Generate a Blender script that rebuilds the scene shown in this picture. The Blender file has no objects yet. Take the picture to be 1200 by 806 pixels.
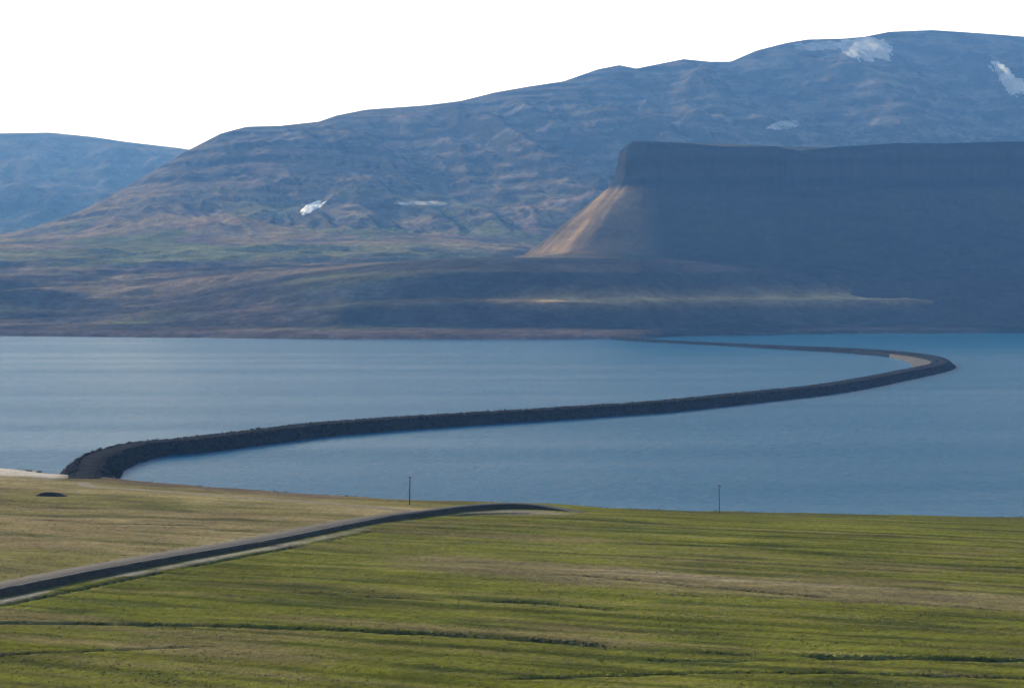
import bpy, bmesh, math, random
import numpy as np
from mathutils import Vector
from mathutils.bvhtree import BVHTree

random.seed(7)
RNG = np.random.default_rng(7)
SC = bpy.context.scene
COL = SC.collection

# ------------------------------------------------------------------ camera
F = 1903.0                      # focal length in photo pixels (photo 1200 x 806)
HCAM = 60.0                     # eye height above the water
HORIZON = 338.0
PITCH = math.atan((403.0 - HORIZON) / F)
cam_d = bpy.data.cameras.new('camera')
cam = bpy.data.objects.new('camera', cam_d)
COL.objects.link(cam)
cam.location = (0, 0, HCAM)
cam.rotation_euler = (math.pi / 2 - PITCH, 0, 0)
cam_d.sensor_width = 36
cam_d.angle = 2 * math.atan(600.0 / F)
cam_d.clip_start = 1.0
cam_d.clip_end = 40000
SC.camera = cam

# ------------------------------------------------------------------ sky, sun, exposure
SUN_AZ = -40.0                  # degrees clockwise from the view direction (+Y)
SUN_EL = 19.5
world = bpy.data.worlds.new('World')
SC.world = world
world.use_nodes = True
wn, wl = world.node_tree.nodes, world.node_tree.links
bg = wn['Background']
bg.inputs['Strength'].default_value = 0.10
sky = wn.new('ShaderNodeTexSky')
sky.sky_type = 'NISHITA'
sky.sun_disc = False
sky.sun_elevation = math.radians(SUN_EL)
sky.sun_rotation = math.radians(SUN_AZ)
sky.air_density = 1.0
sky.dust_density = 0.3
sky.ozone_density = 2.0
# a bright bank of high cloud low over the mountains, broken up by noise
tc = wn.new('ShaderNodeTexCoord')
sep = wn.new('ShaderNodeSeparateXYZ'); wl.new(tc.outputs['Generated'], sep.inputs[0])
cn = wn.new('ShaderNodeTexNoise'); cn.inputs['Scale'].default_value = 2.2; cn.inputs['Detail'].default_value = 6
cmap = wn.new('ShaderNodeMapping'); cmap.inputs['Scale'].default_value = (1, 1, 3.5)
wl.new(tc.outputs['Generated'], cmap.inputs[0]); wl.new(cmap.outputs[0], cn.inputs['Vector'])
ma = wn.new('ShaderNodeMath'); ma.operation = 'MULTIPLY_ADD'
wl.new(cn.outputs['Fac'], ma.inputs[0]); ma.inputs[1].default_value = -0.22; wl.new(sep.outputs['Z'], ma.inputs[2])
mr = wn.new('ShaderNodeMapRange'); mr.interpolation_type = 'SMOOTHSTEP'
wl.new(ma.outputs[0], mr.inputs[0])
mr.inputs[1].default_value = 0.08; mr.inputs[2].default_value = 0.20
mr.inputs[3].default_value = 1.0; mr.inputs[4].default_value = 0.0
cm = wn.new('ShaderNodeMix'); cm.data_type = 'RGBA'
wl.new(mr.outputs[0], cm.inputs['Factor'])
wl.new(sky.outputs[0], cm.inputs[6])
cm.inputs[7].default_value = (12.0, 12.4, 13.0, 1)
wl.new(cm.outputs[2], bg.inputs['Color'])

az, el = math.radians(SUN_AZ), math.radians(SUN_EL)
TO_SUN = Vector((math.sin(az) * math.cos(el), math.cos(az) * math.cos(el), math.sin(el)))
sun_d = bpy.data.lights.new('sun', 'SUN')
sun_d.energy = 4.8
sun_d.angle = math.radians(0.53)
sun_d.color = (1.0, 0.90, 0.76)
sun = bpy.data.objects.new('sun', sun_d)
COL.objects.link(sun)
sun.rotation_euler = TO_SUN.to_track_quat('Z', 'Y').to_euler()
sun.location = (-800, 500, 900)

SC.view_settings.view_transform = 'Standard'
SC.view_settings.look = 'None'
SC.view_settings.exposure = 0.72
SC.view_settings.gamma = 1
SC.view_settings.use_curve_mapping = False
SC.render.engine = 'CYCLES'
SC.cycles.max_bounces = 4
SC.cycles.diffuse_bounces = 2
SC.cycles.glossy_bounces = 2
SC.cycles.volume_bounces = 1
SC.cycles.use_denoising = True
SC.cycles.denoising_input_passes = 'RGB_ALBEDO_NORMAL'
SC.cycles.denoising_prefilter = 'ACCURATE'
try:
    SC.cycles.denoiser = 'OPENIMAGEDENOISE'
except Exception:
    pass

HAZE_DENSITY = 0.99e-4
HAZE_COLOR = (0.15, 0.40, 0.96)

# ------------------------------------------------------------------ pixel <-> world
CP, SP = math.cos(PITCH), math.sin(PITCH)
def ray(u, v):
    cx, cy = (u - 600.0) / F, (403.0 - v) / F
    return np.array([cx, CP + cy * SP, -SP + cy * CP])
def at(u, v, z=0.0):
    d = ray(u, v)
    t = (z - HCAM) / d[2]
    return np.array([d[0] * t, d[1] * t])
def hgt(v, Y):
    d = ray(600, v)
    return HCAM + Y * d[2] / d[1]

# ------------------------------------------------------------------ noise
def _hash(ix, iy, seed):
    h = (ix.astype(np.int64) * 374761393 + iy.astype(np.int64) * 668265263 + seed * 974634777) & 0xFFFFFFFF
    h = ((h ^ (h >> 13)) * 1274126177) & 0xFFFFFFFF
    return (h ^ (h >> 16)) & 0xFFFFFFFF
def perlin(x, y, seed=0):
    x = np.asarray(x, float); y = np.asarray(y, float)
    x0 = np.floor(x); y0 = np.floor(y)
    fx, fy = x - x0, y - y0
    def g(ox, oy):
        a = _hash(x0 + ox, y0 + oy, seed) * (2 * math.pi / 4294967296.0)
        return np.cos(a) * (fx - ox) + np.sin(a) * (fy - oy)
    sx = fx * fx * fx * (fx * (fx * 6 - 15) + 10)
    sy = fy * fy * fy * (fy * (fy * 6 - 15) + 10)
    a = g(0, 0) * (1 - sx) + g(1, 0) * sx
    b = g(0, 1) * (1 - sx) + g(1, 1) * sx
    return (a * (1 - sy) + b * sy) * 1.5
def fbm(x, y, seed=0, oct=5, gain=0.5):
    s = 0; a = 1.0; n = 0
    for i in range(oct):
        s = s + a * perlin(x * 2 ** i, y * 2 ** i, seed + i * 17); n += a; a *= gain
    return s / n
def ridged(x, y, seed=0, oct=5, gain=0.5):
    s = 0; a = 1.0; n = 0; w = 1.0
    for i in range(oct):
        r = (1 - np.abs(perlin(x * 2 ** i, y * 2 ** i, seed + i * 31))) ** 2
        s = s + a * r * w; w = np.clip(r * 1.3, 0, 1); n += a; a *= gain
    return s / n
def sstep(a, b, x):
    t = np.clip((x - a) / (b - a), 0, 1)
    return t * t * (3 - 2 * t)
def lerp(a, b, t):
    return a + (b - a) * t
def mixc(c, col, w):
    return c + (np.array(col) - c) * np.asarray(w)[..., None]

def catmull(pts, step):
    P = [np.array(p, float) for p in pts]
    P = [2 * P[0] - P[1]] + P + [2 * P[-1] - P[-2]]
    out = []
    for i in range(1, len(P) - 2):
        for t in np.linspace(0, 1, 24, endpoint=False):
            a, b, c, d = P[i - 1], P[i], P[i + 1], P[i + 2]
            out.append(0.5 * (2 * b + (c - a) * t + (2 * a - 5 * b + 4 * c - d) * t ** 2 + (3 * b - a - 3 * c + d) * t ** 3))
    out.append(P[-2])
    out = np.array(out)
    L = np.concatenate([[0], np.cumsum(np.linalg.norm(np.diff(out[:, :2], axis=0), axis=1))])
    n = max(2, int(L[-1] / step))
    s = np.linspace(0, L[-1], n)
    return np.stack([np.interp(s, L, out[:, k]) for k in range(out.shape[1])], 1), s
def normals2d(p):
    t = np.gradient(p[:, :2], axis=0)
    t /= np.linalg.norm(t, axis=1)[:, None]
    return np.stack([-t[:, 1], t[:, 0]], 1)          # points to the left of travel
def polydist(x, y, poly):
    """(distance, signed side: + left of travel, arc length) to a polyline"""
    best = np.full(x.shape, 1e9); side = np.zeros(x.shape); arc = np.zeros(x.shape)
    s0 = 0.0
    for i in range(len(poly) - 1):
        a, b = poly[i][:2], poly[i + 1][:2]
        d = b - a; L = np.hypot(*d)
        t = np.clip(((x - a[0]) * d[0] + (y - a[1]) * d[1]) / (L * L), 0, 1)
        px, py = x - a[0] - t * d[0], y - a[1] - t * d[1]
        dist = np.hypot(px, py)
        m = dist < best
        cr = d[0] * (y - a[1]) - d[1] * (x - a[0])
        best = np.where(m, dist, best); side = np.where(m, np.sign(cr), side); arc = np.where(m, s0 + t * L, arc)
        s0 += L
    return best, side, arc

# ------------------------------------------------------------------ mesh helpers
def link(name, me, mat=None, parent=None):
    o = bpy.data.objects.new(name, me)
    COL.objects.link(o)
    if mat: me.materials.append(mat)
    if parent:
        o.parent = parent
        o.matrix_parent_inverse.identity()
    return o
def raw_mesh(name, verts, faces, smooth=True, colors=None):
    me = bpy.data.meshes.new(name)
    verts = np.asarray(verts, np.float32)
    me.vertices.add(len(verts)); me.vertices.foreach_set('co', verts.ravel())
    faces = np.asarray(faces, np.int32)
    k = faces.shape[1]
    me.loops.add(faces.size); me.loops.foreach_set('vertex_index', faces.ravel())
    me.polygons.add(len(faces))
    me.polygons.foreach_set('loop_start', np.arange(0, faces.size, k, dtype=np.int32))
    if smooth: me.polygons.foreach_set('use_smooth', np.ones(len(faces), bool))
    me.update(calc_edges=True)
    if colors is not None:
        at_ = me.attributes.new('tint', 'FLOAT_COLOR', 'POINT')
        c = np.ones((len(verts), 4), np.float32); c[:, :3] = colors
        at_.data.foreach_set('color', c.ravel())
    me.validate()
    return me
def grid_faces(nr, nc, mask=None):
    i = np.arange(nr - 1)[:, None] * nc + np.arange(nc - 1)[None, :]
    f = np.stack([i, i + 1, i + 1 + nc, i + nc], -1)
    if mask is not None: f = f[mask]
    return f.reshape(-1, 4)
def grid_mesh(name, X, Y, Z, col=None, smooth=True):
    nr, nc = X.shape
    v = np.stack([X, Y, Z], -1).reshape(-1, 3)
    return raw_mesh(name, v, grid_faces(nr, nc), smooth, None if col is None else col.reshape(-1, 3))
def tag(o, label=None, cat=None, group=None, kind=None):
    for k, val in (('label', label), ('category', cat), ('group', group), ('kind', kind)):
        if val: o[k] = val
    return o
def empty(name, loc):
    o = bpy.data.objects.new(name, None); COL.objects.link(o); o.location = loc
    o.empty_display_size = 1
    return o

# ------------------------------------------------------------------ materials
def new_mat(name):
    m = bpy.data.materials.new(name); m.use_nodes = True
    nt = m.node_tree
    return m, nt.nodes, nt.links, nt.nodes['Principled BSDF']
def noise_node(N, L, scale, detail=4, rough=0.55, vec=None, stretch=None, rot=0):
    n = N.new('ShaderNodeTexNoise'); n.inputs['Scale'].default_value = scale
    n.inputs['Detail'].default_value = detail; n.inputs['Roughness'].default_value = rough
    g = N.new('ShaderNodeNewGeometry')
    src = g.outputs['Position']
    if stretch:
        mp = N.new('ShaderNodeMapping'); mp.inputs['Rotation'].default_value = (0, 0, rot)
        mp2 = N.new('ShaderNodeMapping'); mp2.inputs['Scale'].default_value = stretch
        L.new(src, mp.inputs[0]); L.new(mp.outputs[0], mp2.inputs[0]); src = mp2.outputs[0]
    L.new(src, n.inputs['Vector'])
    return n
def terrain_mat(name, grains, rough=0.95, bump=0.0, bump_scale=0.3, spec=0.1):
    """vertex tint x several layers of noise (list of (scale, low, high, stretch, rot))"""
    m, N, L, P = new_mat(name)
    a = N.new('ShaderNodeAttribute'); a.attribute_name = 'tint'
    cur = a.outputs['Color']
    for (sc, lo, hi, st, ro) in grains:
        n = noise_node(N, L, sc, 5, 0.6, stretch=st, rot=ro)
        r = N.new('ShaderNodeMapRange'); r.inputs[1].default_value = 0.3; r.inputs[2].default_value = 0.7
        r.inputs[3].default_value = lo; r.inputs[4].default_value = hi
        L.new(n.outputs['Fac'], r.inputs[0])
        mx = N.new('ShaderNodeVectorMath'); mx.operation = 'SCALE'
        L.new(cur, mx.inputs[0]); L.new(r.outputs[0], mx.inputs['Scale'])
        cur = mx.outputs[0]
    L.new(cur, P.inputs['Base Color'])
    P.inputs['Roughness'].default_value = rough
    P.inputs['Specular IOR Level'].default_value = spec
    if bump:
        n = noise_node(N, L, bump_scale, 6, 0.65)
        b = N.new('ShaderNodeBump'); b.inputs['Strength'].default_value = 1.0; b.inputs['Distance'].default_value = bump
        L.new(n.outputs['Fac'], b.inputs['Height']); L.new(b.outputs[0], P.inputs['Normal'])
    return m
def plain_mat(name, c1, c2, scale, rough=0.85, spec=0.3, bump=0.0, detail=5):
    m, N, L, P = new_mat(name)
    n = noise_node(N, L, scale, detail, 0.6)
    r = N.new('ShaderNodeValToRGB')
    r.color_ramp.elements[0].position = 0.3; r.color_ramp.elements[1].position = 0.7
    r.color_ramp.elements[0].color = (*c1, 1); r.color_ramp.elements[1].color = (*c2, 1)
    L.new(n.outputs['Fac'], r.inputs[0]); L.new(r.outputs[0], P.inputs['Base Color'])
    P.inputs['Roughness'].default_value = rough; P.inputs['Specular IOR Level'].default_value = spec
    if bump:
        b = N.new('ShaderNodeBump'); b.inputs['Distance'].default_value = bump
        L.new(n.outputs['Fac'], b.inputs['Height']); L.new(b.outputs[0], P.inputs['Normal'])
    return m
def water_mat(name, base, wave=0.35, rough=0.12, big=True):
    m, N, L, P = new_mat(name)
    P.inputs['Base Color'].default_value = (*base, 1)
    P.inputs['IOR'].default_value = 1.333
    P.inputs['Specular IOR Level'].default_value = 0.12
    P.inputs['Roughness'].default_value = rough
    w1 = noise_node(N, L, 0.22, 5, 0.6, stretch=(1.0, 0.55, 1.0), rot=math.radians(25))
    w2 = noise_node(N, L, 1.1, 3, 0.6)
    add = N.new('ShaderNodeMath'); add.operation = 'MULTIPLY_ADD'
    L.new(w2.outputs['Fac'], add.inputs[0]); add.inputs[1].default_value = 0.25; L.new(w1.outputs['Fac'], add.inputs[2])
    b = N.new('ShaderNodeBump'); b.inputs['Distance'].default_value = wave
    L.new(add.outputs[0], b.inputs['Height'])
    if big:      # wind lanes: calmer and choppier streaks
        w3 = noise_node(N, L, 0.006, 5, 0.6, stretch=(0.22, 2.2, 1.0), rot=math.radians(-3))
        r = N.new('ShaderNodeMapRange'); r.inputs[1].default_value = 0.35; r.inputs[2].default_value = 0.65
        r.inputs[3].default_value = 0.45; r.inputs[4].default_value = 1.0
        L.new(w3.outputs['Fac'], r.inputs[0]); L.new(r.outputs[0], b.inputs['Strength'])
    L.new(b.outputs[0], P.inputs['Normal'])
    return m

M_WATER = water_mat('sea_water', (0.008, 0.102, 0.205), 1.5, 0.18)
M_POOL = water_mat('still_water', (0.02, 0.03, 0.03), 0.03, 0.05, False)
M_MEADOW = terrain_mat('meadow_turf', [(0.9, 0.72, 1.28, None, 0), (0.14, 0.72, 1.28, (0.35, 1.5, 1), math.radians(15)),
                                      (0.022, 0.85, 1.15, None, 0)], 1.0, 0.35, 1.6, 0.0)
M_HILL = terrain_mat('hill_ground', [(0.010, 0.7, 1.3, None, 0), (0.035, 0.65, 1.35, (1, 1, 2.5), 0), (0.11, 0.7, 1.3, (1, 1, 2.0), 0)], 0.95, 6.0, 0.045, 0.0)
M_CLIFF = terrain_mat('cliff_rock', [(0.02, 0.82, 1.18, (1, 1, 6.0), 0), (0.09, 0.8, 1.2, (1, 1, 0.5), 0)], 0.95, 3.0, 0.08, 0.0)
M_SNOW = plain_mat('old_snow', (0.72, 0.74, 0.78), (0.86, 0.87, 0.88), 0.06, 0.7, 0.2)
M_DIRTY = plain_mat('thin_dusty_snow', (0.13, 0.14, 0.155), (0.36, 0.38, 0.42), 0.03, 0.8, 0.1)
M_OLD = plain_mat('summer_snow', (0.22, 0.235, 0.26), (0.44, 0.46, 0.50), 0.03, 0.8, 0.1)
M_TRACK = plain_mat('worn_track', (0.11, 0.09, 0.06), (0.18, 0.15, 0.10), 0.4, 0.95, 0.1)
M_ROCK = plain_mat('basalt_armour', (0.013, 0.015, 0.019), (0.036, 0.037, 0.040), 0.5, 0.95, 0.04, 0.25)
M_FILL = plain_mat('basalt_fill', (0.013, 0.015, 0.019), (0.03, 0.031, 0.034), 0.35, 0.95, 0.0, 0.3)
M_GRAVEL = plain_mat('grey_gravel', (0.13, 0.12, 0.105), (0.22, 0.20, 0.175), 0.4, 0.95, 0.2, 0.05)
M_ASPHALT = plain_mat('worn_asphalt', (0.045, 0.045, 0.047), (0.075, 0.073, 0.072), 0.25, 0.95, 0.15)
M_PALE = plain_mat('pale_gravel', (0.045, 0.042, 0.038), (0.125, 0.112, 0.095), 0.12, 0.95, 0.1, 0.05)
M_SEAL = plain_mat('dark_seal', (0.022, 0.023, 0.026), (0.04, 0.04, 0.042), 0.25, 1.0, 0.0)
M_BANK = plain_mat('turf_bank', (0.02, 0.021, 0.015), (0.05, 0.043, 0.03), 0.6, 0.95, 0.1, 0.3)
M_WOOD = plain_mat('tarred_wood', (0.03, 0.024, 0.02), (0.065, 0.052, 0.042), 3.0, 0.85, 0.2)
M_STEEL = plain_mat('galvanised_steel', (0.25, 0.26, 0.27), (0.38, 0.39, 0.4), 6.0, 0.5, 0.5)
M_CERAMIC = plain_mat('brown_ceramic', (0.10, 0.05, 0.03), (0.14, 0.07, 0.045), 8.0, 0.25, 0.5)
M_EARTH = plain_mat('bare_peat', (0.014, 0.012, 0.010), (0.032, 0.026, 0.02), 0.8, 0.95, 0.1, 0.3)

# ------------------------------------------------------------------ water
wx = np.array([-8500, -4000, -1500, -600, 0, 600, 1500, 4000, 8500.0])
wy = np.array([-700, 0, 400, 800, 1400, 2400, 4000, 8000.0])
WX, WY = np.meshgrid(wx, wy)
tag(link('water', grid_mesh('water', WX, WY, WX * 0), M_WATER), kind='structure')

# ------------------------------------------------------------------ far shore, mountain, distant hill
k_u = np.concatenate([np.linspace(-900, -40, 110, endpoint=False), np.linspace(-40, 1240, 620, endpoint=False), np.linspace(1240, 2100, 110)])
RIDGE = np.array([(-900, 296, 3700), (-300, 292, 3750), (-100, 284, 3850), (0, 274, 3950), (40, 265, 4000), (90, 248, 4100), (130, 228, 4200),
    (170, 205, 4350), (215, 178, 4500), (260, 155, 4700), (290, 147, 4800), (330, 146, 4850), (375, 141, 4920), (395, 134, 4950), (430, 127, 5000),
    (500, 122, 5080), (540, 117, 5120), (580, 107, 5150), (620, 100, 5200), (660, 94, 5240), (700, 80, 5280), (725, 75, 5300), (745, 79, 5300),
    (800, 68, 5360), (830, 71, 5390), (855, 71, 5420), (885, 58, 5450), (920, 49, 5480), (945, 45, 5500), (985, 44, 5520), (1010, 42, 5540),
    (1040, 36, 5560), (1090, 34, 5600), (1150, 38, 5640), (1200, 42, 5680), (1300, 48, 5720), (1600, 70, 5800), (2100, 90, 5800)])
SHORE = np.array([(-900, 393), (0, 394), (250, 396), (400, 398), (640, 398), (750, 397), (800, 394), (1000, 391), (1200, 390), (2100, 388)])
FOOT = np.array([(-900, 302, 3000), (0, 292, 3050), (250, 290, 3100), (420, 286, 3150), (560, 286, 3250), (700, 290, 3500), (1000, 290, 3700), (2100, 290, 3700)])
Ysh = np.interp(k_u, SHORE[:, 0], [at(600, v)[1] for v in SHORE[:, 1]])
Yf = np.interp(k_u, FOOT[:, 0], FOOT[:, 2]); Hf = np.array([hgt(v, y) for v, y in zip(np.interp(k_u, FOOT[:, 0], FOOT[:, 1]), Yf)])
Yr = np.interp(k_u, RIDGE[:, 0], RIDGE[:, 2]); Hr = np.array([hgt(v, y) for v, y in zip(np.interp(k_u, RIDGE[:, 0], RIDGE[:, 1]), Yr)])
NA, NB, NC = 150, 260, 30
ra = np.concatenate([np.linspace(-0.07, 0.08, 36, endpoint=False), np.linspace(0.08, 1, NA - 36)])
rb = np.linspace(0, 1, NB)
rc = np.linspace(0, 1, NC)[1:]
YA = Ysh[None] + ra[:, None] * (Yf - Ysh)[None]
YB = Yf[None] + rb[:, None] * (Yr - Yf)[None]
YC = Yr[None] + rc[:, None] ** 1.5 * 1600
KX = (k_u - 600) / F

# foreland
XA = YA * KX[None]
s = ra[:, None] + 0.012 * fbm(XA / 130, YA / 130, 3)
inland = np.clip(s, 0, 1)
hum = ridged(XA / 380, YA / 150, 11, 5) - 0.45
lump = fbm(XA / 60, YA / 40, 12, 5)
ZA = np.where(s < 0, s * 55, 0) + sstep(0, 0.02, s) * 4.0
shape = inland ** 1.15
ZA = ZA + shape * Hf[None]
# long low benches (old lava edges) that run along the shore
ben = (fbm(XA / 900, YA / 130, 21, 4))
ZA = ZA + sstep(0.02, 0.2, s) * (1 - sstep(0.9, 1.0, s)) * (hum * 14 + lump * 4 + ben * 16)
# under the cliff: two flat terraces with steep scarps, the old raised beaches
dsh = (YA - Ysh[None]) + 14 * fbm(XA / 260, YA / 400, 23, 4)
terr = np.interp(dsh, [-200, 0, 14, 120, 172, 228, 286, 350, 420, 900], [-40, 0, 5, 11, 42, 49, 82, 90, 100, 140])
terr = terr + sstep(10, 60, dsh) * (2.0 * lump + 1.6 * ben)
wt = sstep(60, 560, np.broadcast_to(k_u[None], XA.shape)) * (1 - sstep(450, 900, dsh))
ZA = lerp(ZA, terr, wt)
ZA = np.where((s > 0.02), np.maximum(ZA, 1.5), ZA)
ZA_end = ZA[-1]
# mountain
XB = YB * KX[None]
t = rb[:, None] * np.ones_like(XB)
warp = fbm(XB / 500, YB / 500, 40, 3) * 70
prof = lerp(t ** 1.25, 0.5 * t + 0.5 * t ** 2, 0.35)
relief = (Hr - ZA_end)[None]
env = sstep(0, 0.22, t) * (1 - sstep(0.80, 1.0, t))
amp = np.clip(relief / 600, 0.15, 1.1)
spur = ridged((XB + YB * 0.42 + warp) / 620, (YB - XB * 0.2) / 1500, 51, 4) - 0.42
gully = ridged((XB + YB * 0.30 + warp) / 190, YB / 620, 61, 5) - 0.4
rub = fbm(XB / 70, YB / 60, 71, 5)
rill = ridged((XB + YB * 0.35 + warp * 1.2) / 62, YB / 330, 73, 4) - 0.45
ZB0 = ZA_end[None] + relief * prof
ZB = ZB0 + env * amp * (spur * 125 + gully * 32 + rill * 11) + (env * 0.9 + 0.1 * t) * rub * 9 * np.clip(amp, 0.4, 1)
# basalt flows: stepped ledges
step_h = 46 + 10 * fbm(XB / 900, YB / 900, 81, 2)
ph = (ZB + 12 * fbm(XB / 300, YB / 300, 82, 3)) / step_h
tri = (ph - np.floor(ph))
ZB = ZB + sstep(0.25, 0.5, t) * (sstep(0.0, 0.30, tri) - tri) * step_h * 0.2
ZB[0] = ZA_end
ZB = np.where(t > 0.985, lerp(ZB, Hr[None] + 8.0 * fbm(XB / 110, YB / 90, 83, 5, 0.6), 1.0), ZB)
# keep the crest line the crest: nothing in front may rise above it as seen across the water
lim = (HCAM + (Hr[None] - HCAM) / Yr[None] * YB)
ZB = np.where(ZB > lim - 4, lim - 4 - (lim - ZB) * -0.05, ZB); ZB = np.minimum(ZB, lim + 5)
XC = YC * KX[None]
ZC = ZB[-1][None] - 90 * rc[:, None] ** 1.2 - 260 * rc[:, None] ** 3 * np.clip(relief / 600, .1, 1) + 8 * rc[:, None] * fbm(XC / 120, YC / 120, 91, 4)
ZC = np.maximum(ZC, 20)

def slope_of(X, Y, Z):
    gx = np.stack([np.gradient(X, axis=1), np.gradient(Y, axis=1), np.gradient(Z, axis=1)], -1)
    gy = np.stack([np.gradient(X, axis=0), np.gradient(Y, axis=0), np.gradient(Z, axis=0)], -1)
    n = np.cross(gx, gy); n /= np.linalg.norm(n, axis=-1)[..., None] + 1e-9
    return n
C_ROCK, C_SCREE, C_TAN, C_GREEN, C_HEATH, C_PINK = (.045, .045, .047), (.105, .096, .090), (.23, .175, .105), (.12, .135, .065), (.045, .041, .039), (.19, .14, .12)
def paint(X, Y, Z, low):
    n = slope_of(X, Y, Z); flat = np.abs(n[..., 2])
    c = np.zeros(X.shape + (3,)) + np.array(C_SCREE)
    p1 = fbm(X / 420, Y / 420, 101, 5); p2 = fbm(X / 130, Y / 100, 103, 5); p3 = fbm(X / 240, Y / 900, 105, 4)
    c = mixc(c, C_ROCK, sstep(-0.05, 0.25, p2 + (0.86 - flat) * 2.2))
    c = mixc(c, C_PINK, 0.7 * sstep(0.08, 0.3, p3) * sstep(0.8, 0.92, flat))
    lay = np.sin(Z / 7.5 + 2.5 * fbm(X / 260, Y / 260, 107, 3)) + 0.6 * np.sin(Z / 3.1 + 1.0)
    c = mixc(c, (.036, .035, .037), 0.6 * sstep(0.3, 1.0, lay) * sstep(120, 200, Z) * sstep(-0.3, 0.2, p2))
    hi = sstep(160, 420, Z)
    c = mixc(c, C_TAN, (1 - hi * 0.85) * sstep(-0.05, 0.22, p1 + p2 * 0.5) * sstep(0.8, 0.93, flat) * 0.85)
    c = mixc(c, C_GREEN, (1 - hi) * sstep(0.0, 0.25, -p1 + p2 * 0.4) * sstep(0.85, 0.95, flat) * 0.85)
    return c, p1, p2, flat
cA, p1, p2, flA = paint(XA, YA, ZA, True)
uA = np.broadcast_to(k_u[None], XA.shape); sA = ra[:, None] * np.ones_like(XA)
heath = fbm(XA / 330, YA / 75, 111, 5)
cA = mixc(cA, C_HEATH, 0.85 * sstep(-0.25, 0.10, heath) * (1 - sstep(0.62, 0.85, sA)))
cA = mixc(cA, (.15, .155, .075), 0.8 * sstep(0.70, 0.82, sA) * (1 - sstep(0.92, 1.0, sA)) * (1 - sstep(430, 640, uA)))
cA = mixc(cA, (.040, .036, .036), 0.40 * (1 - sstep(0.55, 0.72, sA)) * sstep(-0.35, 0.1, fbm(XA / 700, YA / 110, 113, 5)))
# a long strip of dry pale grass along the old terrace under the cliff, and a tan field on the left
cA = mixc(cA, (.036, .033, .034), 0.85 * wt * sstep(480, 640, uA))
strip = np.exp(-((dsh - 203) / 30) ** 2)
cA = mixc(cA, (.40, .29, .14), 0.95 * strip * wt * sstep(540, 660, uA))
cA = mixc(cA, (.16, .125, .09), 0.6 * wt * np.exp(-((dsh - 60) / 22) ** 2) * (1 - sstep(640, 900, uA)))
cA = mixc(cA, (.09, .07, .06), 0.4 * wt * np.exp(-((dsh - 325) / 25) ** 2) * (1 - sstep(650, 800, uA)))
strip2 = np.exp(-((sA - 0.40) / 0.03) ** 2)
cA = mixc(cA, (.23, .175, .11), 0.6 * strip2 * (1 - sstep(400, 520, uA)))
cA = mixc(cA, (.10, .078, .075), 0.8 * (1 - sstep(0.02, 0.06, sA)) * (1 - sstep(680, 780, uA)))
cB, _, _, _ = paint(XB, YB, ZB, False)
cC, _, _, _ = paint(XC, YC, ZC, False)
XM, YM, ZM = np.vstack([XB, XC]), np.vstack([YB, YC]), np.vstack([ZB, ZC])
cM = np.concatenate([cB, cC], 0)
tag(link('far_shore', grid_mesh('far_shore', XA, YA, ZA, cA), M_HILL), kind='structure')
me_mtn = grid_mesh('mountain', XM, YM, ZM, cM)
tag(link('mountain', me_mtn, M_HILL), kind='structure')

# distant blue hill behind the left end of the ridge
DH = np.array([(-1300, 175), (-700, 150), (-300, 162), (-100, 158), (0, 156), (60, 155), (110, 160), (150, 166), (210, 173), (260, 181), (330, 190), (500, 215), (700, 240)])
ku = np.linspace(-1300, 700, 420); rr = np.linspace(0, 1, 110)
yr = np.full(ku.shape, 7200.0) + 120 * np.sin(ku / 160); hr = np.array([hgt(v, y) for v, y in zip(np.interp(ku, DH[:, 0], DH[:, 1]), yr)])
Yd = 4500 + (yr[None] - 4500) * np.minimum(rr[:, None] / 0.8, 1) + np.maximum(rr[:, None] - 0.8, 0) * 3000
Xd = Yd * (ku[None] - 600) / F
td = np.clip(rr[:, None] / 0.8, 0, 1) * np.ones_like(Xd)
envd = sstep(0, 0.2, td) * (1 - sstep(0.85, 1, td))
Zd = 60 + (hr[None] - 60) * td ** 1.3 + envd * (120 * (ridged((Xd + Yd * .3) / 700, Yd / 1500, 131, 5) - .42) + 30 * fbm(Xd / 160, Yd / 160, 135, 5)) - 500 * np.maximum(rr[:, None] - 0.8, 0)
limd = HCAM + (hr[None] - HCAM) / yr[None] * Yd
Zd = np.minimum(Zd, limd + 3)
cd, _, _, _ = paint(Xd, Yd, Zd, False)
tag(link('distant_hill', grid_mesh('distant_hill', Xd, Yd, Zd, cd), M_HILL), kind='structure')

# ------------------------------------------------------------------ flat-topped cliff
rim_pts = [(520, 4700), (430, 4200), (345, 3650), (262, 3150), (214, 2860), (207, 2790), (209, 2758), (235, 2745), (300, 2740), (450, 2740), (700, 2745), (1000, 2755), (1500, 2780), (2200, 2850), (3000, 2950)]
rim, rs = catmull(rim_pts, 3.2)
rn = -normals2d(rim)
rn = np.stack([np.convolve(np.pad(rn[:, i], 12, 'edge'), np.ones(25) / 25, 'valid') for i in (0, 1)], 1)
rn /= np.linalg.norm(rn, axis=1)[:, None]
if rn[len(rn) // 2 + 100, 1] > 0: rn = -rn
kc = int(np.argmin(np.hypot(rim[:, 0] - 212, rim[:, 1] - 2752)))
sc_ = rs - rs[kc]
lw = np.clip(-sc_ / 120, 0, 1)[:, None]; fw = np.clip(sc_ / 28, 0, 1)[:, None]
arete = np.array([[-0.54, -1.0]])
rn = np.where(sc_[:, None] < 0, arete * (1 - lw) + np.array([[-1.0, 0.0]]) * lw, arete * (1 - fw) + np.array([[0.0, -1.0]]) * fw)
RIMV = np.array([(600, 168), (735, 165), (760, 165), (800, 168), (850, 172), (905, 172), (935, 177), (980, 172), (1050, 168), (1100, 168), (1200, 166), (2600, 170)])
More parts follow.
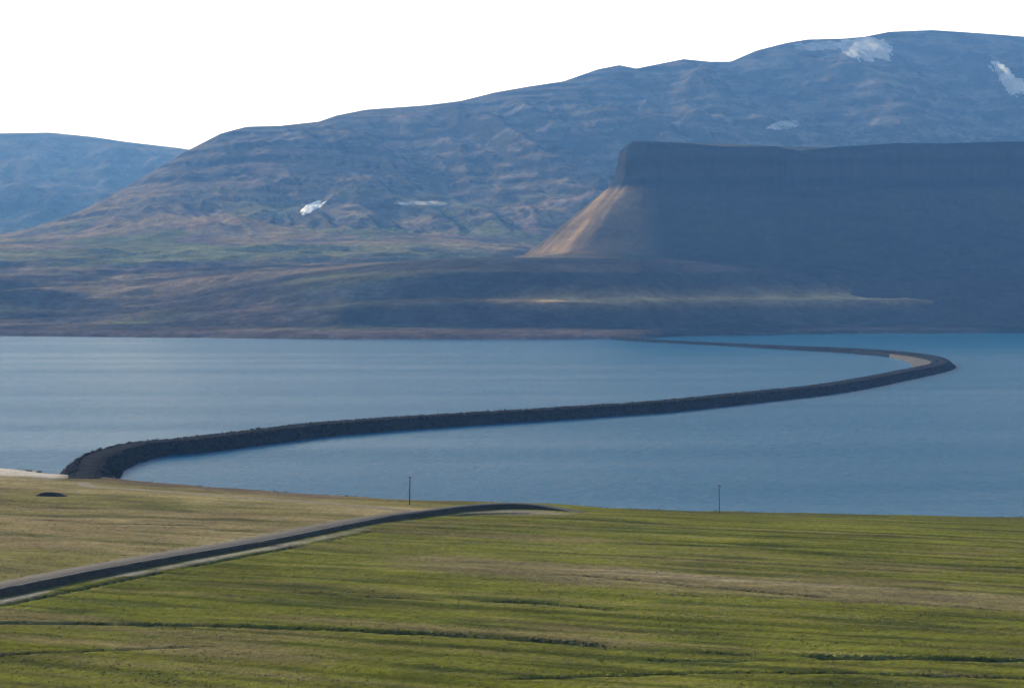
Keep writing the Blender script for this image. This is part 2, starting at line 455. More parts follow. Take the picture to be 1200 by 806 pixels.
ru = rim[:, 0] / rim[:, 1] * F + 600
front = np.arange(len(rim)) > np.argmin(rim[:, 0])
rv = np.where(front, np.interp(ru, RIMV[:, 0], RIMV[:, 1]), 165)
yy = np.where(front, rim[:, 1], 2780)
rh = np.array([hgt(v, y) for v, y in zip(rv, yy)])
PD = np.array([0, 5, 14, 22, 27, 31, 36, 42, 80, 130, 195, 250, 340, 460, 600, 690.0])
PZ = np.array([0, -3, -9, -17, -38, -60, -70, -76, -104, -146, -192, -208, -231, -290, -360, -420.0])
d = np.concatenate([np.linspace(0, 45, 60, endpoint=False), np.linspace(45, 690, 140)])
pz = np.interp(d, PD, PZ)
S = rs[None, :]; D = d[:, None]
butt = fbm(S / 70, S * 0 + 0.5, 141, 4)[0]
butt2 = ridged(S / 28, S * 0 + 3.1, 143, 3)[0] - 0.45
cliffy = (1 - sstep(40, 120, D))
off = D + cliffy * sstep(0, 12, D) * (butt * 12 + butt2 * 7)[None] + sstep(60, 150, D) * (1 - sstep(300, 440, D)) * 10 * fbm(S / 60, D / 300, 147, 4)
Xc = rim[:, 0][None] + rn[:, 0][None] * off
Yc = rim[:, 1][None] + rn[:, 1][None] * off
Zc = rh[None] + pz[:, None] + 2.0 * fbm(S / 22, D / 8, 149, 4) * sstep(2, 15, D) + sstep(50, 120, D) * 7 * (ridged(S / 55, D / 240, 151, 4) - 0.4)
Zc = Zc + 3.0 * fbm(S / 120, S * 0, 153, 4)
Zt = Zc
# plateau cap toward an inner point
inner = np.array([1700.0, 3600.0])
cap = np.linspace(0.9, 0.0, 26)[:-1] ** 1.6 if False else np.linspace(0.95, 0.0, 40)[:-1] ** 2
Xp = rim[:, 0][None] * (1 - cap[:, None]) + inner[0] * cap[:, None]
Yp = rim[:, 1][None] * (1 - cap[:, None]) + inner[1] * cap[:, None]
Zp = (rh + 3.0 * fbm(S / 120, S * 0, 153, 4)[0])[None] + cap[:, None] * 22 + sstep(0, .05, cap)[:, None] * 1.5 * fbm(Xp / 60, Yp / 60, 155, 4)
Xk, Yk, Zk = np.vstack([Xp, Xc]), np.vstack([Yp, Yc]), np.vstack([Zp, Zc])
n = slope_of(Xk, Yk, Zk)
Dk = np.concatenate([np.full(len(cap), -1), d])[:, None] * np.ones_like(Xk)
ck = np.zeros(Xk.shape + (3,)) + np.array((.028, .028, .031))
band = np.sin(Zk / 5.2 + 2 * fbm(Xk / 200, Zk / 40, 161, 3))
ck = mixc(ck, (.018, .018, .021), 0.7 * sstep(-0.2, 0.6, band) * (Dk > 0) * (Dk < 55))
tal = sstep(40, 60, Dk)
sunlit_nose = sstep(34, -6, sc_)[None] * np.ones_like(Xk)
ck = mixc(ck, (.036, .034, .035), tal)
ck = mixc(ck, (.23, .165, .09), tal * sunlit_nose * (0.35 + 0.65 * sstep(-0.25, 0.25, fbm(np.broadcast_to(S / 40, Xk.shape), Dk / 200, 163, 4))))  # sunlit wedge painted into the tint: warm pale tan against the darker shaded front
ck = mixc(ck, (.042, .045, .032), tal * 0.6 * sstep(0.0, 0.3, fbm(np.broadcast_to(S / 90, Xk.shape), Dk / 90, 165, 4)))
ck = mixc(ck, C_HEATH, sstep(190, 260, Dk) * (0.9 - 0.5 * sunlit_nose))
ck = mixc(ck, (.12, .11, .07), (Dk < 0) * 0.8)
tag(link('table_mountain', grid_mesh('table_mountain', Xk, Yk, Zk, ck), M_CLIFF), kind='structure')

# ------------------------------------------------------------------ near shore: lines on the ground
ZG = 2.6
near_shore = [(-2600, 900), (-700, 640), (-320, 545)] + [at(u, v, 0.3) for u, v in ((-60, 546), (0, 548.5), (40, 550.5), (68, 556), (150, 563), (260, 571), (380, 579), (470, 585), (560, 587), (640, 589), (720, 595), (850, 599), (1000, 602), (1200, 606))] + [(200, 388), (420, 330), (900, 240), (2600, 100)]
near_shore = np.array([np.array(p) for p in near_shore])
road_px = [(-170, 716), (-80, 701), (10, 684), (100, 666), (200, 647.5), (300, 630), (400, 610.5), (450, 602.3), (500, 596.3), (540, 591.3), (575, 588.6), (610, 587.2), (645, 588.0), (685, 591.8), (730, 597.5)]
ROADZ = 3.9
road_pts = [at(u, v, ROADZ) for u, v in road_px]
road, road_s = catmull(road_pts, 1.5)
road_n = normals2d(road)
ditch_lines = [
    ([(-300, 738), (20, 729), (150, 730), (300, 734), (430, 739), (600, 748), (750, 757), (860, 764), (1000, 769), (1200, 773), (1500, 780)], 1.3, 0.85),
    ([(330, 692), (420, 697), (520, 702), (640, 706), (760, 716)], 0.8, 0.5),
    ([(740, 771), (850, 773), (960, 771), (1060, 772)], 1.0, 0.6),
    ([(-60, 772), (60, 766), (170, 760), (300, 757)], 0.7, 0.45),
    ([(560, 795), (690, 790), (860, 786), (1000, 789), (1300, 797)], 0.8, 0.5),
    ([(620, 672), (700, 676), (800, 686), (960, 699), (1200, 716)], 0.7, 0.4),
    ([(700, 634), (860, 640), (1000, 650), (1250, 668)], 0.7, 0.35),
    ([(20, 606), (120, 614), (260, 617)], 0.8, 0.4),
    ([(520, 604), (560, 601.5), (600, 600.8), (640, 601)], 1.3, 0.8),
]
ditches = [(np.array([at(u, v, ZG) for u, v in px]), w, dp) for px, w, dp in ditch_lines]

def spaced(lo, hi, step, far_lo, far_hi, g=1.25):
    a = list(np.arange(lo, hi, step)); x, st = hi, step
    while x < far_hi: a.append(x); st *= g; x += st
    a.append(far_hi); x, st, pre = lo, step, []
    while True:
        st *= g; x -= st
        if x <= far_lo: break
        pre.append(x)
    return np.array([far_lo] + pre[::-1] + a)
gx = spaced(-215, 205, 1.15, -2600, 2600)
gy = spaced(222, 545, 0.72, -500, 1000)
GX, GY = np.meshgrid(gx, gy)
sd, side, _ = polydist(GX, GY, near_shore)
inl = -side * sd                                       # + on the land side
inl = inl + 2.2 * fbm(GX / 18, GY / 18, 201, 4)
GZ = np.where(inl < 0, np.maximum(inl * 0.10, -2.5), 0) + 1.5 * sstep(0, 10, inl) + 1.1 * sstep(10, 40, inl)
GZ = GZ + sstep(15, 60, inl) * (0.55 * fbm(GX / 70, GY / 45, 203, 4) + 0.22 * fbm(GX / 9, GY / 6, 205, 4))
rd, rside, rarc = polydist(GX, GY, road[::4])
sgn = rd * rside                                       # + left of travel (seaward), - meadow side
# hillside under the camera, well outside the picture
hillz = 58.5 - 0.315 * np.maximum(GY, 0) + np.minimum(GY, 0) * -0.25
GZ = np.where(GY < 230, np.maximum(GZ, np.minimum(hillz, 120)), GZ)
ce = at(100, 566, 0)
GZ = GZ + 0.9 * np.exp(-((GX - ce[0]) ** 2 + (GY - ce[1]) ** 2) / 26.0 ** 2) * sstep(2, 12, inl)
gcol = np.zeros(GX.shape + (3,)) + np.array((.138, .145, .022))
rot = math.radians(-17)
A_ = GX * math.cos(rot) + GY * math.sin(rot); B_ = -GX * math.sin(rot) + GY * math.cos(rot)
f1 = fbm(A_ / 90, B_ / 11, 211, 5); f2 = fbm(A_ / 35, B_ / 4.0, 213, 4); f3 = fbm(GX / 60, GY / 60, 215, 4)
gcol = mixc(gcol, (.105, .098, .030), 0.9 * sstep(-0.05, 0.3, f1))
gcol = mixc(gcol, (.052, .066, .016), 0.75 * sstep(0.05, 0.35, f2))
gcol = mixc(gcol, (.175, .145, .065), 0.75 * sstep(0.10, 0.35, f1 * 0.7 + f3 * 0.6 - f2 * 0.3))
f4 = fbm(A_ / 210, B_ / 2.6, 227, 3); f5 = fbm(A_ / 260 + 7, B_ / 6.5, 229, 3)
gcol = mixc(gcol, (.055, .062, .012), 0.75 * sstep(0.08, 0.32, f4))
gcol = mixc(gcol, (.165, .150, .050), 0.65 * sstep(0.10, 0.32, -f4))
gcol = mixc(gcol, (.140, .148, .012), 0.5 * sstep(0.10, 0.35, f5))
# the strip of dry brown grass across the meadow
bb = np.array([at(u, v, ZG) for u, v in ((350, 652), (520, 661), (660, 670), (800, 681), (1000, 695), (1220, 709), (1600, 735))])
bd, bs, _ = polydist(GX, GY, bb)
up = bd * bs
bandw = sstep(-13, -5, up + 5 * f1) * (1 - sstep(7, 13, up + 6 * f2)) * sstep(-42, -8, GX + 12 * f3)
gcol = mixc(gcol, (.20, .165, .085), 0.75 * bandw)
gcol = mixc(gcol, (.31, .26, .165), 0.7 * bandw * sstep(0.5, 3, up) * (1 - sstep(6, 10, up)) * sstep(-.15, .15, f2 + f3))
gcol = mixc(gcol, (.115, .095, .05), 0.5 * bandw * sstep(0.0, 0.3, f2))
# dry, tan grazing land between the road and the shore
dry = (sgn > 0) * sstep(1.5, 4, sgn) * (1 - sstep(-30, -2, GX))
dry = dry * (0.55 + 0.45 * sstep(-0.2, 0.25, f1 + f3))
gcol = mixc(gcol, (.23, .185, .095), 0.9 * dry)
gcol = mixc(gcol, (.085, .088, .030), dry * 0.75 * sstep(0.05, 0.3, fbm(A_ / 60, B_ / 8, 217, 5)))
gcol = mixc(gcol, (.32, .265, .14), dry * 0.7 * np.exp(-((inl - 34 - 6 * f1) / 9) ** 2))
# beach and trampled strip along the water
gcol = mixc(gcol, (.135, .105, .075), sstep(26, 8, inl + 6 * f2) * sstep(-25, -45, GX * 1.0 + 12))
gcol = mixc(gcol, (.095, .10, .03), sstep(24, 6, inl) * sstep(20, 40, GX))
gcol = mixc(gcol, (.46, .43, .38), sstep(30, 16, inl + 5 * f2) * sstep(-132, -142, GX))
gcol = mixc(gcol, (.10, .085, .07), sstep(4.0, 0.5, inl) * sstep(-140, -120, GX))
# ditches: cut into the turf, with dark wet sides
for poly, w, dp in ditches:
    dd, _, arc = polydist(GX, GY, poly)
    dd = dd + 0.35 * fbm(GX / 6, GY / 6, 221, 3)
    tot = np.sum(np.linalg.norm(np.diff(poly, axis=0), axis=1))
    fade = sstep(0, 8, arc) * sstep(tot, tot - 8, arc) * sstep(-0.35, 0.0, fbm(GX / 25, GY / 25, 223, 3) + 0.1)
    cut = (1 - sstep(w * 0.3, w * 1.25, dd)) * fade
    GZ = GZ - dp * cut
    gcol = mixc(gcol, (.030, .036, .014), 0.9 * cut)
# roadside ditch with standing water
rdw = 10.7 + 0.5 * fbm(GX / 30, GY / 30, 225, 3)
rc_ = np.abs(-sgn - rdw)
tail = sstep(road_s[-1] - 70, road_s[-1] - 125, rarc) * (sgn < 0)
GZ = np.where((sgn < 0) & (rd < 20), lerp(GZ, 2.7, (1 - sstep(12, 20, rd)) * tail), GZ)
GZ = np.where((rd < 9), np.minimum(GZ, lerp(2.65, GZ, sstep(5.5, 7.5, rd))), GZ)
vn = fbm(GX / 16, GY / 16, 231, 4)
gcol = mixc(gcol, (.27, .245, .205), 0.9 * tail * sstep(5.2, 6.0, -sgn) * (1 - sstep(8.6, 9.6, -sgn)) * sstep(-0.12, 0.16, vn))
cut = (1 - sstep(0.5, 1.2, rc_)) * tail * sstep(-0.4, -0.05, fbm(GX / 12, GY / 12, 233, 3))
GZ = GZ - 0.8 * cut
gcol = mixc(gcol, (.028, .032, .014), 0.9 * cut)
gcol = mixc(gcol, (.26, .22, .14), 0.7 * (sgn > 0) * sstep(3.2, 4.2, sgn) * (1 - sstep(7, 11, sgn + 2 * vn)) * sstep(road_s[-1] - 60, road_s[-1] - 110, rarc))
pc = at(596, 596.3, 2.8)
gcol = mixc(gcol, (.19, .17, .13), 0.85 * sstep(3.5, 5, -sgn) * sstep(30, 12, np.abs(GX - pc[0]) * 1.3 + 9 * vn) * sstep(10, 4, np.abs(GY - pc[1] + 0.12 * (GX - pc[0])) + 3 * vn) * sstep(-0.5, 0.1, fbm(GX / 5, GY / 5, 235, 4) + 0.15))
tag(link('ground', grid_mesh('ground', GX, GY, GZ, gcol), M_MEADOW), kind='structure')
bvh_ground = BVHTree.FromPolygons([tuple(p) for p in np.stack([GX, GY, GZ], -1).reshape(-1, 3)], [tuple(f) for f in grid_faces(*GX.shape)])
def gz(x, y):
    h = bvh_ground.ray_cast(Vector((x, y, 200)), Vector((0, 0, -1)))
    return h[0].z if h[0] else 2.0

# ------------------------------------------------------------------ road on its low bank
def ribbon(path, nrm, prof, jitter=0.0, seed=0):
    """prof: list of (offset, z); jitter is applied to sloping rows"""
    rows = []
    s_ = np.arange(len(path)) * 1.0
    for j, (o, z) in enumerate(prof):
        e = jitter * fbm(s_ / 3.1, s_ * 0 + j * 1.7, seed + j, 3) if 0 < j < len(prof) - 1 else 0 * s_
        rows.append(np.stack([path[:, 0] + nrm[:, 0] * (o + e), path[:, 1] + nrm[:, 1] * (o + e), z + 0.5 * e], 1))
    v = np.stack(rows, 1)
    return v
bank_prof = [(6.4, 1.4), (4.9, 3.2), (3.7, 4.1), (3.0, 4.24), (-3.0, 4.24), (-3.4, 4.12), (-4.0, 3.6), (-4.7, 2.9), (-5.8, 2.1)]
rdrop = 0.35 + 0.45 * sstep(road_s[-1] - 190, road_s[-1] - 110, road_s) + 2.0 * sstep(road_s[-1] - 40, road_s[-1] - 4, road_s)
thin = 1 - 0.55 * sstep(road_s[-1] - 95, road_s[-1] - 55, road_s)      # beyond the bend it is only a narrow track
road_n = road_n * thin[:, None]
v = ribbon(road, road_n, bank_prof, 0.7, 301); v[..., 2] -= rdrop[:, None]
tag(link('road_embankment', raw_mesh('road_embankment', v.reshape(-1, 3), grid_faces(len(road), len(bank_prof))), M_BANK), kind='structure')
v = ribbon(road, road_n, [(2.9, 4.30), (2.5, 4.42), (0, 4.47), (-2.5, 4.42), (-2.9, 4.30)]); v[..., 2] -= rdrop[:, None]
o = link('road', raw_mesh('road', v.reshape(-1, 3), grid_faces(len(road), 5)), M_ASPHALT)
o.data.materials.append(M_GRAVEL)
mi = np.tile([1, 0, 0, 1], len(road) - 1).astype(np.int32); o.data.polygons.foreach_set('material_index', mi)
tag(o, kind='structure')
# ------------------------------------------------------------------ grass tussocks standing out of the turf
from numpy.random import default_rng
G2 = default_rng(21)
nt_ = 80000
ty = 232 + (520 - 232) * G2.random(nt_) ** 1.0
tx = ty * ((G2.random(nt_) * 1500 - 750) / F)
jx = np.clip(np.searchsorted(gx, tx), 1, len(gx) - 1); jy = np.clip(np.searchsorted(gy, ty), 1, len(gy) - 1)
okt = (inl[jy, jx] > 4) & (rd[jy, jx] > 6) & (fbm(tx / 11, ty / 11, 241, 3) + 0.25 * G2.standard_normal(nt_) > -0.12)
tx, ty, jx, jy = tx[okt], ty[okt], jx[okt], jy[okt]; nt_ = len(tx)
tz = GZ[jy, jx]; tcol = gcol[jy, jx] * G2.uniform(0.8, 1.3, (nt_, 1)) * G2.uniform(0.92, 1.08, (nt_, 3))
hh = G2.uniform(0.05, 0.16, nt_); rr_t = G2.uniform(0.18, 0.45, nt_)
ang = G2.uniform(0, 6.28, nt_)
ring = [np.stack([tx + rr_t * np.cos(ang + q * 2 * math.pi / 5) * (0.7 + 0.6 * G2.random(nt_)), ty + rr_t * np.sin(ang + q * 2 * math.pi / 5) * (0.7 + 0.6 * G2.random(nt_)), tz - 0.08], 1) for q in range(5)]
tip = np.stack([tx + 0.12 * G2.standard_normal(nt_), ty + 0.12 * G2.standard_normal(nt_), tz + hh], 1)
V = np.stack(ring + [tip], 1).reshape(-1, 3)
Ft = np.array([[q, (q + 1) % 5, 5] for q in range(5)])
Fc = (Ft[None] + (np.arange(nt_) * 6)[:, None, None]).reshape(-1, 3)
tag(link('grass_tussocks', raw_mesh('grass_tussocks', V, Fc, smooth=False, colors=np.repeat(tcol, 6, 0)), M_MEADOW), kind='stuff')

# ------------------------------------------------------------------ boulders as raw arrays
ICO_V = None
def ico():
    global ICO_V
    bm = bmesh.new(); bmesh.ops.create_icosphere(bm, subdivisions=1, radius=1.0)
    V = np.array([v.co[:] for v in bm.verts]); Fc = np.array([[v.index for v in f.verts] for f in bm.faces]); bm.free()
    return V, Fc
IV, IF = ico()
def boulders(name, pos, size, mat, parent=None, rng=RNG):
    n = len(pos)
    V = np.repeat(IV[None], n, 0) * (1 + 0.28 * rng.standard_normal((n, len(IV), 1)).clip(-1.4, 1.4))
    sc = size[:, None] * rng.uniform(0.6, 1.25, (n, 3)); sc[:, 2] *= 0.8
    V = V * sc[:, None]
    a = rng.uniform(0, 6.28, n); ca, sa = np.cos(a)[:, None], np.sin(a)[:, None]
    V = np.stack([V[..., 0] * ca - V[..., 1] * sa, V[..., 0] * sa + V[..., 1] * ca, V[..., 2]], -1) + pos[:, None]
    Fc = (IF[None] + (np.arange(n) * len(IV))[:, None, None]).reshape(-1, 3)
    return link(name, raw_mesh(name, V.reshape(-1, 3), Fc, smooth=False), mat, parent)

# ------------------------------------------------------------------ causeway
CZ = 4.4
near_w = [(233, 531), (280, 525), (350, 516), (400, 510), (480, 503.5), (560, 498), (640, 493), (720, 487.5), (800, 481.5), (900, 470.5), (1000, 458.5)]
cpts = [at(98, 570, 0), at(102, 563, 0), at(106, 557, 0), at(112, 550.5, 0), at(134, 541.5, 0), at(170, 532.5, 0)]
wp = np.array([at(u, v, 0) for u, v in near_w])
wn_ = normals2d(wp)
cpts += list(wp + wn_ * 9.8)
cpts += [at(1062, 442, 0), at(1092, 435.5, 0), at(1104, 430, 0), at(1094, 424.6, 0), at(1060, 419.0, 0), at(1000, 413.6, 0), at(930, 409.6, 0), at(860, 405.5, 0), at(800, 402.4, 0), at(745, 399.5, 0), at(716, 396.5, 0)]
cw, cs = catmull(cpts, 1.2)
cn_ = normals2d(cw)
root = empty('causeway', (float(cw[0, 0]), float(cw[0, 1]), 0.0))
tag(root, 'long curving rock causeway sweeping across the blue inlet to the far shore', 'causeway')
base = np.array([cw[0, 0], cw[0, 1], 0.0])
emb = [(-12.5, -2.4), (-10.2, -0.3), (-9.0, 0.7), (-7.8, 1.8), (-6.7, 2.9), (-5.6, 3.9), (-4.6, 4.5), (-3.3, 4.33), (3.3, 4.33), (4.6, 4.5), (5.6, 3.9), (6.7, 2.9), (7.8, 1.8), (9.0, 0.7), (10.2, -0.3), (12.5, -2.4)]
s_bend = cs[int(np.argmax(cw[:, 0]))]
lowz = 1.9 * (1 - sstep(4, 40, cs)) + 2.0 * sstep(s_bend + 60, s_bend + 420, cs)
v = ribbon(cw, cn_, emb, 0.7, 401) - base
v[..., 2] -= lowz[:, None] * sstep(-1, 4, v[..., 2])
link('embankment', raw_mesh('embankment', v.reshape(-1, 3), grid_faces(len(cw), len(emb))[:, ::-1]), M_FILL, root)
v = ribbon(cw, cn_, [(-3.2, 4.36), (-2.8, 4.46), (0, 4.52), (2.8, 4.46), (3.2, 4.36)]) - base
v[..., 2] -= lowz[:, None]
rw = link('roadway', raw_mesh('roadway', v.reshape(-1, 3), grid_faces(len(cw), 5)[:, ::-1]), M_SEAL, root)
rw.data.materials.append(M_FILL)
rw.data.polygons.foreach_set('material_index', np.tile([1, 0, 0, 1], len(cw) - 1).astype(np.int32))
nb = 14000
i = RNG.integers(0, len(cw), nb)
o_ = RNG.uniform(5.0, 10.8, nb) * RNG.choice([-1, 1], nb)
z_ = np.interp(np.abs(o_), [4.9, 5.6, 6.7, 7.8, 9.0, 10.2, 12.5], [4.2, 3.9, 2.9, 1.8, .7, -.3, -2.4])
crest = RNG.random(nb) < 0.3
o_ = np.where(crest, RNG.uniform(3.9, 5.2, nb) * np.sign(o_), o_); z_ = np.where(crest, RNG.uniform(4.3, 4.6, nb), z_)
i = np.maximum(i, 12)
pos = np.stack([cw[i, 0] + cn_[i, 0] * o_, cw[i, 1] + cn_[i, 1] * o_, z_ - lowz[i] * sstep(-1, 4, z_)], 1) - base
ra_ = boulders('rock_armour', pos, RNG.uniform(0.25, 0.65, nb), M_ROCK, root)
ra_['kind'] = 'stuff'

# pale gravel washed up inside the bend
ib = np.linspace(at(1030, 452, 0), at(1030, 414, 0), 3)
k0 = int(np.argmin(np.hypot(cw[:, 0] - at(1045, 446)[0], cw[:, 1] - at(1045, 446)[1]))); k1 = int(np.argmin(np.hypot(cw[:, 0] - at(1050, 418)[0], cw[:, 1] - at(1050, 418)[1])))
ks = np.linspace(k0, k1, 90).astype(int)
cenb = cw[ks].mean(0)
rows = []
for q, z in ((0.0, 2.6), (0.14, 1.9), (0.28, 1.0), (0.42, 0.3), (0.56, -0.5)):
    p_ = cw[ks] + cn_[ks] * 6.6
    tgt = np.array([at(1040, 431)])
    wq = q * np.sin(np.linspace(0.15, math.pi - 0.15, 90))[:, None] * (1 + 0.3 * fbm(ks / 9.0, ks * 0 + q, 441, 3))[:, None]
    xy = p_ * (1 - wq) + tgt * wq
    rows.append(np.concatenate([xy, np.full((90, 1), z)], 1))
v = np.stack(rows, 1) - base
link('gravel_beach', raw_mesh('gravel_beach', v.reshape(-1, 3), grid_faces(90, 5)[:, ::-1]), M_PALE, root)

# track from the causeway's end along the shore to the road
tr_px = [(96, 566), (108, 571), (150, 573), (220, 577), (300, 583), (380, 589), (440, 594), (482, 599.5)]
tr, _ = catmull([at(u, v, 2.4) for u, v in tr_px], 1.5)
trn = normals2d(tr)
rows = []
for o in (2.2, 1.1, 0, -1.1, -2.2):
    x, y = tr[:, 0] + trn[:, 0] * o, tr[:, 1] + trn[:, 1] * o
    z = np.array([gz(a, b) for a, b in zip(x, y)])
    z = np.convolve(np.pad(z, 4, 'edge'), np.ones(9) / 9, 'valid') + (0.14 if abs(o) < 2 else 0.0)
    rows.append(np.stack([x, y, z], 1))
v = np.stack(rows, 1)
tag(link('gravel_track', raw_mesh('gravel_track', v.reshape(-1, 3), grid_faces(len(tr), 5)), M_TRACK), kind='structure')

# ------------------------------------------------------------------ stones along the near shore
sp, ss = catmull([p for p in near_shore if -420 < p[0] < 420], 1.0)
sn_ = normals2d(sp)
nb = 2600
i = RNG.integers(0, len(sp), nb); o_ = RNG.normal(-1.0, 2.6, nb)
xy = sp[i] + sn_[i] * o_[:, None]
keep = fbm(xy[:, 0] / 14, xy[:, 1] / 14, 451, 3) > -0.15
xy = xy[keep]; nb = len(xy)
pos = np.array([(a, b, max(gz(a, b), -0.4) - 0.02) for a, b in xy])
st = boulders('shore_stones', pos, RNG.uniform(0.12, 0.42, nb), M_ROCK); st['kind'] = 'stuff'

# ------------------------------------------------------------------ dark earth bank on the left
c = at(60, 580, 2.8)
eb_n, eb_m = 60, 22
uu, vv = np.meshgrid(np.linspace(-1, 1, eb_n), np.linspace(-1, 1, eb_m))
ex = c[0] + uu * 5.2 + 0.3 * fbm(uu * 3, vv * 3, 431, 3); ey = c[1] + vv * 3.6 + uu * -1.0
prof_e = np.where(vv < -0.25, sstep(-0.62, -0.25, vv), 1 - sstep(-0.1, 0.95, vv))
ez = np.array([[gz(a, b) for a, b in zip(r1, r2)] for r1, r2 in zip(ex, ey)]) - 0.25 + prof_e * (1 - np.abs(uu) ** 2.4) * 1.3 + 0.18 * fbm(ex, ey, 433, 4)
tag(link('earth_bank', grid_mesh('earth_bank', ex, ey, ez), M_EARTH), 'small dark bare earth bank in the pale grass below the causeway end', 'bank')

# ------------------------------------------------------------------ utility poles
def tube(name, p0, p1, r0, r1, mat, parent, seg=10):
    p0, p1 = np.array(p0, float), np.array(p1, float)
    d_ = p1 - p0; d_ /= np.linalg.norm(d_)
    a = np.cross(d_, [0.3, 0.9, 0.31]); a /= np.linalg.norm(a); b = np.cross(d_, a)
    bm = bmesh.new(); rings = []
    for p, r in ((p0, r0), (p0 * 0.5 + p1 * 0.5, (r0 + r1) / 2), (p1, r1)):
        rings.append([bm.verts.new(tuple(p + r * (math.cos(q) * a + math.sin(q) * b))) for q in np.linspace(0, 2 * math.pi, seg, endpoint=False)])
    for r_a, r_b in zip(rings, rings[1:]):
        for k in range(seg): bm.faces.new((r_a[k], r_a[(k + 1) % seg], r_b[(k + 1) % seg], r_b[k]))
    bm.faces.new(rings[0][::-1]); bm.faces.new(rings[-1])
    bmesh.ops.recalc_face_normals(bm, faces=bm.faces)
    me = bpy.data.meshes.new(name); bm.to_mesh(me); bm.free()
    return link(name, me, mat, parent)
def box(name, c, s_, mat, parent, bev=0.01):
    bm = bmesh.new(); bmesh.ops.create_cube(bm, size=1.0)
    for v_ in bm.verts: v_.co = Vector((v_.co.x * s_[0] + c[0], v_.co.y * s_[1] + c[1], v_.co.z * s_[2] + c[2]))
    bmesh.ops.bevel(bm, geom=bm.edges[:], offset=bev, segments=1, affect='EDGES')
    me = bpy.data.meshes.new(name); bm.to_mesh(me); bm.free()
    return link(name, me, mat, parent)
def make_pole():
    r = empty('utility_pole', (0, 0, 0))
    tube('shaft', (0, 0, -0.6), (0, 0, 7.7), 0.18, 0.12, M_WOOD, r, 12)
    box('crossarm', (0, -0.17, 7.25), (1.5, 0.10, 0.13), M_WOOD, r)
    for sx in (-1, 1):
        tube('brace', (sx * 0.42, -0.17, 7.2), (0, -0.14, 6.72), 0.018, 0.018, M_STEEL, r, 6)
    for sx in (-0.65, 0.0, 0.65):
        ins = tube('insulator', (sx, -0.17 if sx else 0, 7.36 if sx else 7.74), (sx, -0.17 if sx else 0, 7.52 if sx else 7.92), 0.055, 0.035, M_CERAMIC, r, 8)
        tube('pin', (sx, -0.17 if sx else 0, 7.28 if sx else 7.66), (sx, -0.17 if sx else 0, 7.37 if sx else 7.75), 0.015, 0.015, M_STEEL, ins, 6)
    return r
def copy_tree(o, parent=None):
    c_ = o.copy(); COL.objects.link(c_); c_.parent = parent
    for ch in [x for x in bpy.data.objects if x.parent == o]: copy_tree(ch, c_)
    return c_
proto = make_pole()
pole_spots = [(480, 589.5, 'dark wooden utility pole standing beside the bend of the road', 1.0), (843, 598.5, 'thin wooden utility pole standing alone on the green shore field', 0.72)]
for j, (u, v_, lab, sc_) in enumerate(pole_spots):
    p = proto if j == 0 else copy_tree(proto)
    q = at(u, v_, 2.2)
    p.location = (q[0], q[1], gz(q[0], q[1])); p.rotation_euler = (0, math.radians(0.8 * (1 - 2 * j)), math.radians(-25))
    p.scale = (sc_, sc_, 1)
    tag(p, lab, 'pole', 'utility poles along the near shore')

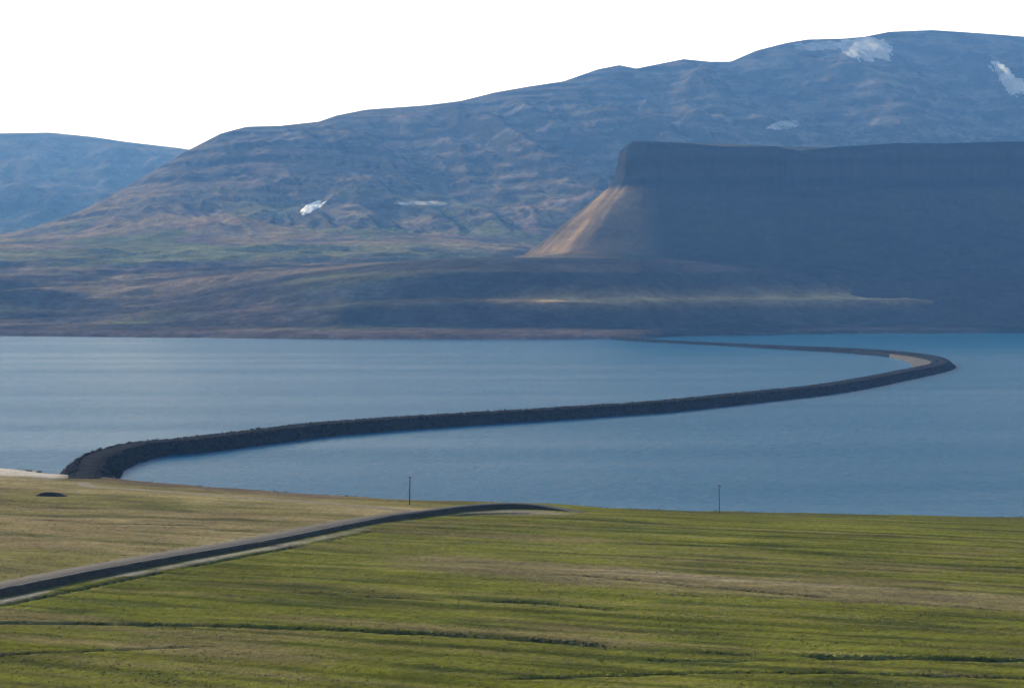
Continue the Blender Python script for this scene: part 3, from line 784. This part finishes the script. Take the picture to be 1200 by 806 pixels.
# ------------------------------------------------------------------ snow patches lying on the mountain
bvh = BVHTree.FromPolygons([tuple(p) for p in np.stack([XM, YM, ZM], -1).reshape(-1, 3)], [tuple(f) for f in grid_faces(*XM.shape)])
def snow(quad, label, seed, thick=2.2, mat=None):
    """quad: four photo points (upper left, upper right, lower right, lower left) cast onto the slope, then meshed on the ground there"""
    nu, nv = 46, 20
    q = np.array(quad, float); q = q.mean(0) + (q - q.mean(0)) * 1.3
    P = np.zeros((nv, nu, 3)); ok = np.zeros((nv, nu), bool)
    for a in range(nv):
        for b in range(nu):
            s_, t_ = b / (nu - 1), a / (nv - 1)
            uv = q[0] * (1 - s_) * (1 - t_) + q[1] * s_ * (1 - t_) + q[2] * s_ * t_ + q[3] * (1 - s_) * t_
            d_ = Vector(ray(*uv)).normalized()
            h = bvh.ray_cast(Vector((0, 0, HCAM)), d_)
            if h[0]: P[a, b] = h[0]; ok[a, b] = True
    S_, T_ = np.meshgrid(np.linspace(-1, 1, nu), np.linspace(-1, 1, nv))
    rr_ = np.sqrt(S_ ** 2 + T_ ** 2)
    e = 0.80 - rr_ ** 1.6 + 1.1 * fbm(S_ * 2.2 + seed, T_ * 1.3, 500 + seed, 5, 0.6)
    e = np.minimum(e, (1 - np.maximum(np.abs(S_), np.abs(T_))) * 3.5 - 0.15)
    P[..., 2] += thick * np.clip(e, -0.35, 0.6) * 1.6
    f = grid_faces(nv, nu)
    vv = P.reshape(-1, 3); okf = ok.reshape(-1)
    E = e.reshape(-1)
    good = okf[f].all(1) & (E[f].max(1) > 0.0)
    span = np.max(np.linalg.norm(vv[f] - np.roll(vv[f], 1, axis=1), axis=2), axis=1)
    good &= span < 90
    f = f[good]
    par = {}
    def root_of(i_):
        while par.setdefault(i_, i_) != i_: i_ = par[i_]
        return i_
    for q_ in f:
        r0 = root_of(int(q_[0]))
        for w_ in q_[1:]: par[root_of(int(w_))] = r0
    if len(f):      # keep the one continuous patch
        comp = np.array([root_of(int(q_[0])) for q_ in f]); ids, cnt = np.unique(comp, return_counts=True)
        f = f[comp == ids[cnt.argmax()]]
    if len(f) == 0: print('snow lost', label); return
    used, inv = np.unique(f, return_inverse=True)
    c0 = vv[used].mean(0)
    o = link('snow_patch', raw_mesh('snow_patch', vv[used] - c0, inv.reshape(f.shape)), mat or M_SNOW)
    o.location = c0
    tag(o, label, 'snow patch', 'old snow patches on the mountain')
snow([(366, 236), (383, 237), (364, 250), (349, 250)], 'small bright slanting snow patch on the lower brown mountain slope', 1)
snow([(470, 235.5), (527, 236.5), (527, 241), (470, 240)], 'thin level snow streak low on the mountain, behind the headland of the cliff', 2, 1.2, M_DIRTY)
snow([(484, 284), (512, 286), (506, 296), (480, 294)], 'faint snow remnant at the mountain foot below the thin level streak', 3, 1.0, M_DIRTY)
snow([(905, 143), (942, 142), (932, 151), (900, 152)], 'pale small snow patch on the mountain just above the cliff rim', 4, 1.4, M_DIRTY)
snow([(976, 44), (1036, 44), (1046, 71), (1000, 69)], 'broad snowfield just under the highest part of the mountain ridge', 5, 3.0, M_OLD)
snow([(930, 52), (978, 48), (982, 58), (940, 60)], 'thin pale snow streak under the ridge beside the broad snowfield', 6, 1.2, M_DIRTY)
snow([(1154, 56), (1200, 58), (1204, 112), (1172, 104)], 'tall snow tongue below the ridge at its right-hand end', 7, 3.0, M_OLD)

# ------------------------------------------------------------------ haze over the whole place
bm = bmesh.new(); bmesh.ops.create_cube(bm, size=1.0)
lo, hi = np.array((-9200, -900, -4.5)), np.array((9200, 11500, 1080))
for v_ in bm.verts:
    v_.co = Vector([lo[k] + (v_.co[k] + 0.5) * (hi[k] - lo[k]) for k in range(3)])
me = bpy.data.meshes.new('haze'); bm.to_mesh(me); bm.free()
mh = bpy.data.materials.new('haze_air'); mh.use_nodes = True
N, L = mh.node_tree.nodes, mh.node_tree.links
N.remove(N['Principled BSDF'])
pv = N.new('ShaderNodeVolumePrincipled')
pv.inputs['Color'].default_value = (*HAZE_COLOR, 1)
pv.inputs['Absorption Color'].default_value = (1, 1, 1, 1)
pv.inputs['Density'].default_value = HAZE_DENSITY
pv.inputs['Anisotropy'].default_value = 0.0
L.new(pv.outputs[0], N['Material Output'].inputs['Volume'])
tag(link('haze', me, mh), kind='stuff')
